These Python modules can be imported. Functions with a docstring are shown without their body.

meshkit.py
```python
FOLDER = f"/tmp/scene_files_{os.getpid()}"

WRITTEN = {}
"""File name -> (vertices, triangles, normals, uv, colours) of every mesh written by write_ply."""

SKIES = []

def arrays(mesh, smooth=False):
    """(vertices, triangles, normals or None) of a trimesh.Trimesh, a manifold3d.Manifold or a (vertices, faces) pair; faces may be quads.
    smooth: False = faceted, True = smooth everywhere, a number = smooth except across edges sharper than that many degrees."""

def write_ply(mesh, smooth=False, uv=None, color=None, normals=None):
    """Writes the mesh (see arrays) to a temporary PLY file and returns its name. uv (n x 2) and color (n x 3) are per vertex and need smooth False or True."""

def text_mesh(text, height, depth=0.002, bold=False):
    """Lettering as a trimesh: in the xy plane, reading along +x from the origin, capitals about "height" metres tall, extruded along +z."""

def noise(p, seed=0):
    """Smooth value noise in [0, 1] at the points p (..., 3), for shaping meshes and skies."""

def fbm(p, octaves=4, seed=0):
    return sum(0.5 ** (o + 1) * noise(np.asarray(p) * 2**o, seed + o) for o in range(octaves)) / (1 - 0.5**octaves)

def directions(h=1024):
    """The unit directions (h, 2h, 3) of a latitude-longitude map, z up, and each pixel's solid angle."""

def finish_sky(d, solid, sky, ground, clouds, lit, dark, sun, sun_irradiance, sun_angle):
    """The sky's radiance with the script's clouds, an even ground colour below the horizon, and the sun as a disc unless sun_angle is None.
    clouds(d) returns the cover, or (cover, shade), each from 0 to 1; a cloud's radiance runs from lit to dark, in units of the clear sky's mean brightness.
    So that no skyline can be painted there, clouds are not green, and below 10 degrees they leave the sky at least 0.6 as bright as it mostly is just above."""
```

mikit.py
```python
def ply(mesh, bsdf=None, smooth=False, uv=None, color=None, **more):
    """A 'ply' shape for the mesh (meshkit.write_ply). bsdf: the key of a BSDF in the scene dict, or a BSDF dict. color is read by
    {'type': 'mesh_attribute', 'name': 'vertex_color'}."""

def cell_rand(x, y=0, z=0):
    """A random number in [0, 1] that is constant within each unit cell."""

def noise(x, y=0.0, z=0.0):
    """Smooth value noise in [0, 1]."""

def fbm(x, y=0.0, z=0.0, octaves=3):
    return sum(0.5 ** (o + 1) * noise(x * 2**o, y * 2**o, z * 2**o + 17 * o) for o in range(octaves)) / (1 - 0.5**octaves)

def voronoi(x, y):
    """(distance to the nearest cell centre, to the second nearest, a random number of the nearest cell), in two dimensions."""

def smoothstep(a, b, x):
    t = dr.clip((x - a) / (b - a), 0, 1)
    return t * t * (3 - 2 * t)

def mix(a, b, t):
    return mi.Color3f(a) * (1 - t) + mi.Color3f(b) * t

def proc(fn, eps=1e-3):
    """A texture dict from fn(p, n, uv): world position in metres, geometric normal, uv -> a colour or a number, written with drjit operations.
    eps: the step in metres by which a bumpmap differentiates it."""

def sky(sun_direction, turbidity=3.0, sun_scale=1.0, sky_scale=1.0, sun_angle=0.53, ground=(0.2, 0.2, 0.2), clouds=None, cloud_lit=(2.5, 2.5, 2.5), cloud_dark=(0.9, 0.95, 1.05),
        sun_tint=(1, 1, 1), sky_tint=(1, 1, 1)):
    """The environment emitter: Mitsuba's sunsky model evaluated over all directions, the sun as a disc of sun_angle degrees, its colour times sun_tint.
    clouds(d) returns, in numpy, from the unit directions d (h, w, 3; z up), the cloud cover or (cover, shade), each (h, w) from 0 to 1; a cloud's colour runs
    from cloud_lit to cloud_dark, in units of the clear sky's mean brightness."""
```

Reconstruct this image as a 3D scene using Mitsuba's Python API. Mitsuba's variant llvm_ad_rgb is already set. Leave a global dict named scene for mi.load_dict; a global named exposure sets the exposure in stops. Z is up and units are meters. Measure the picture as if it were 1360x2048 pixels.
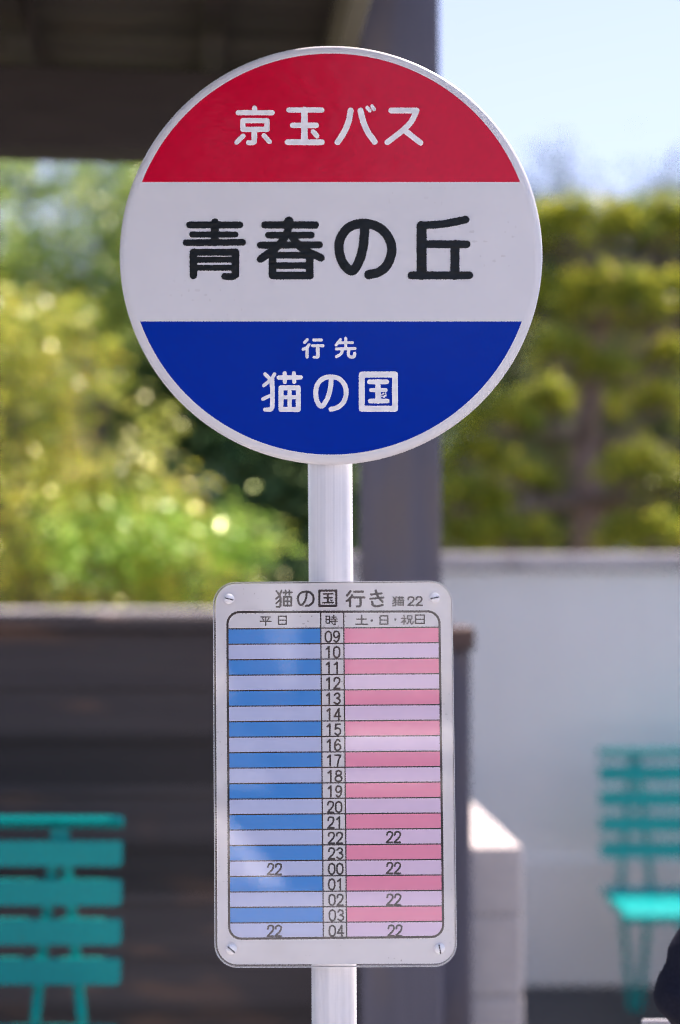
import math
import numpy as np, trimesh, manifold3d as m3
import drjit as dr, mitsuba as mi
import mikit, meshkit
from mikit import proc, fbm, noise, smoothstep, mix
from shapely.geometry import LineString, Polygon, Point, box as sbox
from shapely.ops import unary_union
from shapely import affinity

T = mi.ScalarTransform4f
scene, labels = {}, {}

# ------------------------------------------------------------------ camera, sky, exposure
EYE, PITCH, FOC = 1.40, math.radians(2.8), 2833.0        # eye height, upward pitch, focal length (px of a 1360 x 2048 frame)
SIGN_Y = 1.90                                            # the bus stop sign stands 1.9 m in front of the camera
scene['camera'] = {'type': 'thinlens', 'fov': 2 * math.degrees(math.atan(680 / FOC)), 'fov_axis': 'x',
                   'aperture_radius': 0.0185, 'focus_distance': 1.90, 'near_clip': 0.05, 'far_clip': 2000.0,
                   'to_world': T().look_at(origin=[0, 0, EYE], target=[0, math.cos(PITCH), EYE + math.sin(PITCH)], up=[0, 0, 1])}
SUN_EL, SUN_AZ = math.radians(60), math.radians(50)      # high sun, ahead of the camera and a little to the right


def thin_cloud(d):
    """A thin even veil, thicker towards the horizon all round."""
    n = meshkit.fbm(d * np.array([1.3, 1.3, 3.0]) + 5.3, 3, 3)
    return np.clip(0.26 + 0.44 * np.exp(-np.maximum(d[..., 2], 0) * 2.6) + (n - 0.5) * 0.30, 0, 0.8), 0.1


scene['sky'] = mikit.sky([math.sin(SUN_AZ) * math.cos(SUN_EL), math.cos(SUN_AZ) * math.cos(SUN_EL), math.sin(SUN_EL)],
                         turbidity=3, clouds=thin_cloud, cloud_lit=(1.70, 1.66, 1.78), cloud_dark=(1.2, 1.25, 1.35), sky_tint=(0.98, 0.945, 1.16), sun_tint=(0.98, 0.965, 1.08))
exposure = 2.8


def at(px, py, y):
    """The point at distance y that is seen at a pixel of the 1360 x 2048 frame (used to read sizes off the photograph)."""
    b, c = (px - 680) / FOC, -(py - 1024) / FOC
    f, u = math.cos(PITCH) - c * math.sin(PITCH), math.sin(PITCH) + c * math.cos(PITCH)
    return np.array([b / f * y, y, EYE + u / f * y])


# ------------------------------------------------------------------ helpers
def numbered(key):
    k, n = key, 0
    while k in scene or k in labels:
        n += 1
        k = f'{key}_{n:03d}'
    return k


def thing(name, label, cat, group=None):
    key = numbered(name)
    labels[key] = {'label': label, 'category': cat}
    if group:
        labels[key]['group'] = group
    return key


def obj(name, mesh, mat, parent=None, smooth=False, color=None, label=None, kind=None, **more):
    key = numbered(parent + '__' + name if parent else name)
    scene[key] = mikit.ply(mesh, mat, smooth=smooth, color=color, **more)
    d = {}
    if label: d['label'] = label
    if kind: d['kind'] = kind
    if d: labels.setdefault(key, {}).update(d)
    return key


def cat(ms):
    return trimesh.util.concatenate(ms)


def cbox(x0, x1, y0, y1, z0, z1, ch=0.004):
    """A box with chamfered edges."""
    ch = min(ch, 0.45 * min(x1 - x0, y1 - y0, z1 - z0))
    pts = []
    for a, sx in ((x0, 1), (x1, -1)):
        for b, sy in ((y0, 1), (y1, -1)):
            for c, sz in ((z0, 1), (z1, -1)):
                pts += [(a, b + sy * ch, c + sz * ch), (a + sx * ch, b, c + sz * ch), (a + sx * ch, b + sy * ch, c)]
    return trimesh.convex.convex_hull(np.array(pts))


def rot(mesh, deg, about=(0, 0, 0), axis=(0, 0, 1)):
    m = mesh.copy()
    m.apply_transform(trimesh.transformations.rotation_matrix(math.radians(deg), axis, about))
    return m


def tube(points, radii, n=10):
    """A tapered tube along a polyline."""
    P = np.asarray(points, float)
    R = np.broadcast_to(np.asarray(radii, float), len(P))
    V, F = [], []
    for i, p in enumerate(P):
        t = P[min(i + 1, len(P) - 1)] - P[max(i - 1, 0)]
        t /= np.linalg.norm(t)
        a = np.cross(t, [0.31, 0.17, 0.93]); a /= np.linalg.norm(a)
        b = np.cross(t, a)
        for k in range(n):
            th = 2 * math.pi * k / n
            V.append(p + R[i] * (math.cos(th) * a + math.sin(th) * b))
    for i in range(len(P) - 1):
        for k in range(n):
            q = [i * n + k, i * n + (k + 1) % n, (i + 1) * n + (k + 1) % n, (i + 1) * n + k]
            F += [[q[0], q[1], q[2]], [q[0], q[2], q[3]]]
    V += [P[0], P[-1]]
    a, b = len(V) - 2, len(V) - 1
    for k in range(n):
        F += [[a, (k + 1) % n, k], [b, (len(P) - 1) * n + k, (len(P) - 1) * n + (k + 1) % n]]
    return trimesh.Trimesh(np.array(V), np.array(F), process=False)


def extrude(shape, y_front, depth):
    """A shape drawn in (x, z), standing upright with its front at y_front (towards the camera)."""
    ms = []
    for g in getattr(shape, 'geoms', [shape]):
        if g.area < 1e-9: continue
        m = trimesh.creation.extrude_polygon(g, depth, engine='earcut')
        v = m.vertices
        m.vertices = np.stack([v[:, 0], y_front + depth - v[:, 2], v[:, 1]], 1)
        ms.append(m)
    return cat(ms)


# ------------------------------------------------------------------ materials
def mat(name, **kw):
    bump = kw.pop('bump', None)
    b = {'type': 'principled', **kw}
    for k, v in list(b.items()):
        if isinstance(v, tuple):
            b[k] = {'type': 'rgb', 'value': list(v)}
    if bump:
        fn, scale, eps = bump
        b = {'type': 'bumpmap', 'arbitrary': proc(fn, eps), 'scale': scale, 'bsdf': b}
    scene[name] = {'type': 'twosided', 'bsdf': b}
    return name


def fn_peel(p, n, uv):
    return fbm(p.x * 260, p.y * 260, p.z * 260, 2) + 2.5 * noise(p.x * 60, p.y * 60, p.z * 60)


def fn_white_vinyl(p, n, uv):
    g = fbm(p.x * 9, p.y * 9, p.z * 9, 3)
    sp = smoothstep(0.86, 0.93, noise(p.x * 210, p.y * 210, p.z * 150)) * smoothstep(0.55, 0.8, noise(p.x * 14 + 7, p.y * 14, p.z * 14))
    return mix(mix((0.695, 0.69, 0.70), (0.655, 0.65, 0.665), g), (0.35, 0.32, 0.30), sp * 0.22)


def fn_board(p, n, uv):
    g = fbm(p.x * 30, p.y * 30, p.z * 30, 3)
    grime = smoothstep(0.5, 0.85, fbm(p.x * 12 + 3, p.y * 12, p.z * 12, 3))
    sp = smoothstep(0.80, 0.90, noise(p.x * 420, p.y * 420, p.z * 300)) * smoothstep(0.52, 0.75, noise(p.x * 26 + 7, p.y * 26, p.z * 26))
    return mix(mix((0.67, 0.66, 0.665), (0.58, 0.56, 0.55), grime * 0.6 + 0.15 * g), (0.22, 0.19, 0.17), sp * 0.7)


def fn_brush_white(p, n, uv):
    f = fbm(p.x * 130, p.y * 50, p.z * 130, 2)
    return mix((0.78, 0.78, 0.79), (0.86, 0.855, 0.86), smoothstep(0.3, 0.6, f))


def fn_brush_bump(p, n, uv):
    return fbm(p.x * 130, p.y * 130, p.z * 260, 3)


def fn_ink(p, n, uv):
    s = fbm(p.x * 60, p.y * 60, p.z * 60, 3)
    return mix((0.016, 0.014, 0.018), (0.06, 0.045, 0.045), smoothstep(0.40, 0.75, s))


def fn_pole(p, n, uv):
    s = fbm(p.x * 240, p.y * 240, p.z * 2.0, 3)
    d = smoothstep(0.6, 0.9, fbm(p.x * 40, p.y * 40, p.z * 14, 3))
    s = smoothstep(0.3, 0.7, s)
    return mix(mix((0.66, 0.66, 0.69), (0.75, 0.74, 0.76), s), (0.55, 0.50, 0.42), d * 0.4)


def wood_fn(horizontal, lo, hi, rust):
    def fn(p, n, uv):
        a, b = (p.z, p.x) if horizontal else (p.x, p.z)
        row = noise(a * 7.0, 3.1, p.y * 2.0)
        g = fbm(a * 95, b * 2.6 + row * 9, p.y * 60, 3)
        f = fbm(a * 420, b * 7, p.y * 300, 2)
        w = smoothstep(0.52, 0.80, fbm(a * 11, b * 3.2 + 4, p.y * 5, 3))
        return mix(mix(lo, hi, g * 0.65 + f * 0.35), rust, w * 0.65)
    return fn


fn_fence0 = wood_fn(True, (0.030, 0.026, 0.032), (0.090, 0.076, 0.078), (0.23, 0.125, 0.078))


def fn_fence(p, n, uv):
    r = mikit.cell_rand(dr.floor((p.z + 0.02) / 0.131))
    return fn_fence0(p, n, uv) * (0.55 + 0.85 * r)


fn_post = wood_fn(False, (0.082, 0.082, 0.112), (0.148, 0.142, 0.182), (0.16, 0.13, 0.12))
fn_roofwood0 = wood_fn(True, (0.036, 0.030, 0.030), (0.085, 0.069, 0.062), (0.14, 0.095, 0.07))


def fn_roofwood(p, n, uv):
    r = mikit.cell_rand(dr.floor((p.y - 0.6) / 0.15), dr.floor(p.z * 3.0))
    return fn_roofwood0(p, n, uv) * (0.5 + 0.9 * r)


def fn_plaster(p, n, uv):
    g = fbm(p.x * 1.3, p.y * 1.3, p.z * 1.8, 4)
    f = fbm(p.x * 60, p.y * 60, p.z * 60, 3)
    streak = smoothstep(0.5, 0.85, fbm(p.x * 9, p.y * 3, p.z * 0.5, 3)) * smoothstep(0.6, 1.6, p.z)
    return mix(mix((0.73, 0.725, 0.715), (0.81, 0.80, 0.785), g * 0.7 + f * 0.3), (0.50, 0.49, 0.48), streak * 0.18)


def fn_coping(p, n, uv):
    f = fbm(p.x * 40, p.y * 40, p.z * 40, 4)
    s = smoothstep(0.5, 0.8, fbm(p.x * 5, p.y * 5, p.z * 22, 3))
    return mix(mix((0.42, 0.39, 0.40), (0.55, 0.52, 0.52), f), (0.22, 0.20, 0.20), s * 0.5)


def fn_block(p, n, uv):
    f = fbm(p.x * 55, p.y * 55, p.z * 55, 3)
    g = fbm(p.x * 3, p.y * 3, p.z * 3, 3)
    return mix(mix((0.50, 0.46, 0.45), (0.62, 0.58, 0.56), f), (0.40, 0.37, 0.36), g * 0.5)


def fn_asphalt(p, n, uv):
    f = fbm(p.x * 130, p.y * 130, p.z * 130, 3)
    g = fbm(p.x * 0.9, p.y * 0.9, 0.0, 3)
    return mix((0.035, 0.036, 0.040), (0.085, 0.085, 0.088), f * 0.6 + g * 0.4)


def fn_paving(p, n, uv):
    f = fbm(p.x * 70, p.y * 70, p.z * 70, 3)
    g = fbm(p.x * 0.7, p.y * 0.7, 0.0, 3)
    return mix((0.30, 0.285, 0.26), (0.46, 0.44, 0.41), f * 0.4 + g * 0.6)


def fn_concrete(p, n, uv):
    f = fbm(p.x * 70, p.y * 70, p.z * 70, 3)
    g = fbm(p.x * 0.8, p.y * 0.8, 0.0, 3)
    return mix((0.27, 0.27, 0.28), (0.38, 0.38, 0.39), f * 0.4 + g * 0.6)


def fn_soil(p, n, uv):
    f = fbm(p.x * 6, p.y * 6, 0.0, 4)
    return mix((0.06, 0.05, 0.035), (0.14, 0.15, 0.06), f)


def fn_teal(p, n, uv):
    g = fbm(p.x * 6, p.y * 6, p.z * 6, 3)
    w = smoothstep(0.66, 0.8, fbm(p.x * 60, p.y * 60, p.z * 60, 3))
    return mix(mix((0.001, 0.275, 0.275), (0.002, 0.33, 0.315), g), (0.05, 0.24, 0.23), w * 0.3)


def fn_bark(p, n, uv):
    f = fbm(p.x * 34, p.y * 34, p.z * 9, 4)
    return mix((0.05, 0.036, 0.03), (0.20, 0.15, 0.125), f)


def fn_pine_bark(p, n, uv):
    f = fbm(p.x * 30, p.y * 30, p.z * 14, 4)
    return mix((0.10, 0.068, 0.058), (0.27, 0.19, 0.165), f)


def fn_cloth(p, n, uv):
    f = fbm(p.x * 300, p.y * 300, p.z * 300, 2)
    return mix((0.004, 0.005, 0.014), (0.010, 0.012, 0.026), f)


mat('white_vinyl', base_color=proc(fn_white_vinyl), roughness=0.36, specular=0.5, bump=(fn_peel, 0.00007, 0.0006))
mat('red_vinyl', base_color=(0.60, 0.0003, 0.030), roughness=0.09, specular=0.30, bump=(fn_peel, 0.00006, 0.0006))
mat('blue_vinyl', base_color=(0.0003, 0.028, 0.34), roughness=0.14, specular=0.12, bump=(fn_peel, 0.00004, 0.0006))
mat('white_paint', base_color=proc(fn_brush_white), roughness=0.5, specular=0.4, bump=(fn_brush_bump, 0.0002, 0.0006))
mat('black_paint', base_color=(0.005, 0.007, 0.008), roughness=0.25, specular=0.3, bump=(fn_brush_bump, 0.0011, 0.0006))
mat('ink', base_color=proc(fn_ink), roughness=0.6, specular=0.3)
mat('board_white', base_color=proc(fn_board), roughness=0.55, specular=0.3)
mat('pale_blue_print', base_color=(0.50, 0.55, 0.74), roughness=0.6, specular=0.2)
mat('blue_print', base_color=(0.055, 0.265, 0.65), roughness=0.6, specular=0.2)
mat('pink_print', base_color=(0.79, 0.28, 0.41), roughness=0.6, specular=0.2)
mat('pale_pink_print', base_color=(0.70, 0.57, 0.72), roughness=0.6, specular=0.2)
mat('pole_paint', base_color=proc(fn_pole), roughness=0.26, specular=0.5)
mat('screw_metal', base_color=(0.80, 0.80, 0.82), roughness=0.35, specular=0.6)
mat('slot_dark', base_color=(0.06, 0.06, 0.07), roughness=0.6)
mat('acrylic_edge', base_color=(0.70, 0.72, 0.74), roughness=0.12, specular=0.6)
scene['acrylic'] = {'type': 'thindielectric', 'int_ior': 1.49}
mat('fence_wood', base_color=proc(fn_fence), roughness=0.62, specular=0.35)
mat('post_wood', base_color=proc(fn_post), roughness=0.55, specular=0.4)
mat('roof_wood', base_color=proc(fn_roofwood), roughness=0.7, specular=0.3)
mat('olive_wood', base_color=(0.22, 0.20, 0.14), roughness=0.6)
mat('roof_tin', base_color=(0.10, 0.10, 0.11), roughness=0.5)
mat('plaster', base_color=proc(fn_plaster), roughness=0.75, specular=0.25)
mat('coping_stone', base_color=proc(fn_coping), roughness=0.85)
mat('block_stone', base_color=proc(fn_block), roughness=0.9)
mat('mortar', base_color=(0.33, 0.31, 0.30), roughness=0.95)
mat('asphalt', base_color=proc(fn_asphalt), roughness=0.85)
mat('paving', base_color=proc(fn_paving), roughness=0.85)
mat('concrete', base_color=proc(fn_concrete), roughness=0.9)
mat('soil', base_color=proc(fn_soil), roughness=0.95)
mat('teal_paint', base_color=proc(fn_teal), roughness=0.36, specular=0.24)
mat('pine_bark', base_color=proc(fn_pine_bark), roughness=0.9)
mat('bark', base_color=proc(fn_bark), roughness=0.9)
mat('navy_cloth', base_color=proc(fn_cloth), roughness=0.8, specular=0.2, sheen=0.15)
mat('skin', base_color=(0.52, 0.33, 0.25), roughness=0.5)
mat('hair', base_color=(0.015, 0.012, 0.012), roughness=0.4)
mat('shoe', base_color=(0.02, 0.018, 0.018), roughness=0.35)
mat('paper', base_color=(0.45, 0.46, 0.52), roughness=0.6)
VC = {'type': 'mesh_attribute', 'name': 'vertex_color'}
def leaf_mat(name, trans, rough, gloss, spec=0.9, metal=0.0):
    scene[name] = {'type': 'blendbsdf', 'weight': gloss,
                   'a': {'type': 'principledthin', 'base_color': VC, 'roughness': 0.5, 'spec_trans': 0.0, 'diff_trans': trans, 'eta': 1.45},
                   'b': {'type': 'twosided', 'bsdf': {'type': 'principled', 'base_color': VC, 'roughness': rough, 'specular': spec, 'metallic': metal}}}


leaf_mat('leaf', 1.4, 0.31, 0.52, 1.0, 0.12)
leaf_mat('needle', 1.5, 0.36, 0.28, 1.0, 0.1)
leaf_mat('dull_leaf', 0.9, 0.5, 0.15, 0.4)

# ------------------------------------------------------------------ ground
def sheet(x0, x1, y0, y1, z):
    return trimesh.Trimesh([[x0, y0, z], [x1, y0, z], [x1, y1, z], [x0, y1, z]], [[0, 1, 2], [0, 2, 3]], process=False)


obj('ground', sheet(-600, 600, -600, 600, -0.012), 'soil', kind='structure')
obj('forecourt', cbox(-14, 14, -5.6, 5.06, -0.3, 0.0, 0.01), 'asphalt', kind='structure')
obj('paved_strip', cbox(-14, 14, -2.6, 1.25, -0.2, 0.012, 0.008), 'concrete', kind='structure')
mat('pale_concrete', base_color=(0.62, 0.61, 0.60), roughness=0.9)
mat('marking', base_color=(0.80, 0.80, 0.80), roughness=0.8)


def stripe(a, b, w, z):
    a, b = np.array(a, float), np.array(b, float)
    d = (b - a) / np.linalg.norm(b - a); n = np.array([-d[1], d[0]]) * w / 2
    q = [a + n, a - n, b - n, b + n]
    m = trimesh.Trimesh([[x, y, z] for x, y in q], [[0, 1, 2], [0, 2, 3]], process=False)
    return m if m.face_normals[0][2] > 0 else trimesh.Trimesh(m.vertices, m.faces[:, ::-1], process=False)


apron = trimesh.Trimesh([[-0.40, -2.75, 0.004], [-0.98, -5.5, 0.004], [-4.0, -5.5, 0.004], [-4.0, -2.75, 0.004]], [[0, 2, 1], [0, 3, 2]], process=False)
if apron.face_normals[0][2] < 0: apron.invert()
obj('pale_bay', apron, 'paving', 'forecourt')
obj('traffic_island', cbox(-0.75, 14.0, -9.7, -7.9, -0.2, 0.05, 0.02), 'pale_concrete', kind='structure')
for a, b, w in (((-0.30, -2.75), (-0.95, -5.5), 0.14), ((1.6, -2.75), (1.1, -5.5), 0.14)):
    obj('bay_line', stripe(a, b, w, 0.004), 'marking', 'forecourt')
obj('road_line', stripe((-40, -6.3), (40, -6.3), 0.15, -0.002), 'marking', None, kind='structure')
obj('road', sheet(-60, 60, -13.0, -5.9, -0.006), 'asphalt', kind='structure')
obj('kerb', cbox(-40, 40, -5.9, -5.6, -0.2, 0.03, 0.02), 'paving', kind='structure')
obj('pavement', cbox(-40, 40, -16.0, -13.0, -0.2, 0.10, 0.01), 'paving', kind='structure')

# ------------------------------------------------------------------ lettering: strokes of a hand-painted rounded face
def curve(pts, n=10):
    """A smooth line through the points."""
    P = np.asarray(pts, float)
    if len(P) < 3: return P
    Q = np.vstack([2 * P[0] - P[1], P, 2 * P[-1] - P[-2]])
    out = []
    for i in range(1, len(Q) - 2):
        for t in np.linspace(0, 1, n, endpoint=False):
            a, b, c, d = Q[i - 1:i + 3]
            out.append(0.5 * (2 * b + (c - a) * t + (2 * a - 5 * b + 4 * c - d) * t * t + (3 * b - a - 3 * c + d) * t ** 3))
    return np.array(out + [P[-1]])


def S(w, *p): return ('s', w, p)                         # straight stroke of width w
def C(w, *p): return ('c', w, p)                         # curved stroke
def R(w, x0, y0, x1, y1): return ('r', w, ((x0, y0), (x1, y0), (x1, y1), (x0, y1), (x0, y0)))


def glyph(strokes, to_plane, scale, wobble=0.0, seed=0):
    """Strokes in drawing coordinates (y down) as one shape in (x, z); to_plane maps points, scale is metres per drawing unit."""
    shapes = []
    for kind, w, p in strokes:
        line = curve(p) if kind == 'c' else np.asarray(p, float)
        q = np.array([to_plane(*a) for a in line])
        g = Point(q[0]) if len(q) == 1 else LineString(q)
        shapes.append(g.buffer(w * scale / 2, quad_segs=5, join_style='round'))
    s = unary_union(shapes)
    if wobble:                                           # the uneven edge of a brush
        def wob(g):
            def ring(r):
                n = max(8, int(r.length / (3.2 * wobble)))
                pts = np.array([r.interpolate(k / n, normalized=True).coords[0] for k in range(n)])
                o = np.stack([meshkit.noise(np.c_[pts * 260, np.full(len(pts), seed + 3.0)], 1), meshkit.noise(np.c_[pts * 260, np.full(len(pts), seed + 9.0)], 2)], 1) - 0.5
                return pts + o * 2 * wobble
            return Polygon(ring(g.exterior), [ring(h) for h in g.interiors if h.length > 6 * wobble]).buffer(0)
        s = unary_union([wob(g) for g in getattr(s, 'geoms', [s])])
    return s


KYO = [S(30, (253, 161), (253, 185)), S(30, (160, 186), (353, 186)), R(30, 186, 231, 323, 281), S(32, (251, 285), (251, 350)), C(29, (251, 345), (243, 356), (218, 356)),
       S(28, (188, 318), (151, 354)), S(28, (306, 316), (337, 350))]
GYOKU = [S(31, (448, 171), (633, 171)), S(31, (468, 258), (602, 258)), S(34, (440, 353), (633, 353)), S(38, (535, 171), (535, 353)), S(29, (585, 293), (606, 318))]
BA = [C(35, (797, 175), (784, 240), (758, 300), (723, 353)), C(35, (853, 175), (868, 235), (895, 297), (933, 351)), S(22, (891, 158), (905, 174)), S(21, (918, 149), (929, 167))]
SU = [S(33, (1026, 174), (1171, 174)), C(33, (1171, 174), (1140, 237), (1085, 292), (1005, 354)), S(33, (1098, 282), (1192, 357))]
SEI = [S(30, (64, 110), (284, 110)), S(26, (76, 152), (266, 152)), S(29, (49, 188), (297, 186)), S(34, (175, 98), (175, 186)), S(33, (81, 230), (81, 331)), S(30, (80, 230), (266, 230)),
       S(34, (265, 230), (265, 328)), C(29, (266, 325), (255, 336), (217, 336)), S(25, (81, 263), (266, 262)), S(25, (81, 298), (266, 298))]
SHUN = [S(32, (394, 110), (616, 110)), S(29, (410, 155), (599, 155)), S(31, (375, 199), (633, 197)), S(42, (499, 94), (499, 96)), C(34, (499, 95), (489, 150), (445, 208), (376, 259)),
        C(34, (512, 160), (560, 214), (640, 254)), S(34, (428, 245), (428, 331)), S(34, (591, 245), (591, 331)), S(29, (428, 243), (592, 243)), S(29, (428, 288), (592, 288)), S(33, (428, 332), (592, 332))]
NO = [C(41, (833, 110), (826, 200), (810, 262), (779, 311), (744, 288), (722, 235), (724, 175), (754, 128), (800, 106), (850, 105), (905, 128), (940, 172), (951, 222), (934, 280), (898, 315), (850, 328))]
OKA = [C(34, (1082, 112), (1180, 105), (1275, 87)), S(44, (1082, 114), (1082, 330)), S(34, (1082, 194), (1279, 195)), S(40, (1228, 195), (1228, 331)), S(35, (1038, 331), (1290, 331))]
KO = [S(23, (470, 110), (450, 133)), C(23, (483, 149), (468, 170), (439, 184)), S(25, (469, 178), (469, 242)), S(22, (518, 114), (578, 114)), S(22, (508, 157), (589, 157)), S(28, (550, 157), (550, 238)),
      C(22, (551, 236), (545, 244), (521, 244))]
SEN = [S(22, (722, 110), (689, 152)), S(22, (715, 134), (812, 134)), S(23, (761, 102), (761, 178)), S(23, (692, 181), (832, 178)), C(23, (737, 184), (726, 218), (691, 239)),
       C(24, (786, 184), (781, 225), (796, 242), (823, 240), (828, 214))]
NEKO = [S(29, (152, 372), (205, 424)), C(28, (223, 372), (198, 412), (142, 458)), C(36, (203, 415), (208, 500), (206, 618)), S(27, (200, 530), (136, 560)), C(32, (205, 612), (196, 638), (153, 640)),
        S(34, (256, 398), (420, 396)), S(31, (300, 364), (302, 431)), S(31, (370, 364), (372, 431)), R(38, 272, 474, 403, 639), S(33, (337, 474), (337, 639)), S(31, (272, 546), (403, 546))]
NO2 = [C(37, (652, 395), (645, 480), (620, 560), (580, 614), (548, 582), (534, 520), (547, 452), (590, 405), (650, 393), (712, 408), (755, 458), (764, 520), (745, 582), (702, 622), (650, 637))]
KUNI = [R(46, 883, 375, 1133, 634), S(36, (939, 430), (1070, 430)), S(31, (953, 492), (1062, 492)), S(34, (945, 575), (1075, 575)), S(42, (1005, 430), (1005, 575)),
        S(12, (1034, 527)), S(13, (1045, 519)), S(12, (1061, 515)), S(11, (1033, 541)), S(17, (1049, 543), (1052, 540)), S(17, (1058, 535), (1063, 533))]
SMALL_NO = [C(9.5, (526, 95), (521, 130), (505, 158), (490, 161), (480, 142), (479, 118), (494, 98), (522, 90), (548, 98), (563, 120), (560, 146), (543, 164), (522, 168))]
SMALL_NEKO = [S(9, (362, 88), (377, 108)), C(9, (389, 85), (378, 112), (360, 129)), C(10, (379, 105), (385, 135), (383, 168)), S(9, (381, 135), (360, 154)), C(9, (383, 165), (376, 173), (362, 172)),
              S(9, (398, 96), (446, 95)), S(8, (412, 84), (412, 108)), S(8, (432, 84), (432, 108)), R(9, 402, 119, 442, 167), S(8, (422, 119), (422, 167)), S(8, (402, 143), (442, 143))]
SMALL_KUNI = [R(11, 595, 85, 687, 168), S(8, (618, 103), (668, 102)), S(8, (621, 124), (664, 124)), S(8, (614, 151), (671, 150)), S(10, (641, 103), (641, 151)), S(6, (655, 136), (660, 140)), S(4, (665, 135), (667, 137))]
SMALL_KO = [S(10, (765, 88), (745, 112)), C(10, (773, 110), (762, 127), (743, 142)), S(10, (762, 128), (762, 170)), S(10, (785, 91), (832, 91)), S(10, (778, 122), (840, 122)), S(11, (819, 122), (819, 164)),
            C(10, (819, 162), (814, 170), (799, 170))]
KI = [S(9, (876, 106), (934, 100)), S(9, (871, 129), (944, 123)), C(10, (901, 84), (914, 118), (938, 146)), C(10, (882, 146), (885, 163), (908, 170), (939, 163))]
HEI = [S(6, (277, 228), (329, 228)), S(6, (286, 235), (291, 245)), S(6, (320, 235), (314, 245)), S(6, (273, 252), (333, 252)), S(6, (303, 228), (303, 274))]
NICHI = [R(6.5, 373, 224, 415, 268), S(6, (373, 246), (415, 246))]
TOKI = [R(5.5, 632, 224, 650, 262), S(5.5, (632, 243), (650, 243)), S(5.5, (659, 229), (688, 229)), S(5.5, (673, 219), (673, 240)), S(5.5, (656, 240), (692, 240)), S(5.5, (656, 252), (692, 252)),
        S(5.5, (681, 244), (681, 266)), S(5.5, (681, 268), (672, 270)), S(5.5, (662, 258), (667, 264))]
TSUCHI = [S(7, (799, 240), (851, 240)), S(7, (825, 220), (825, 268)), S(7, (794, 268), (857, 268))]
DOT1, DOT2 = [S(12, (880, 247))], [S(11, (1008, 242))]
NICHI2 = [R(7, 925, 222, 967, 267), S(6, (925, 245), (967, 245))]
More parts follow.
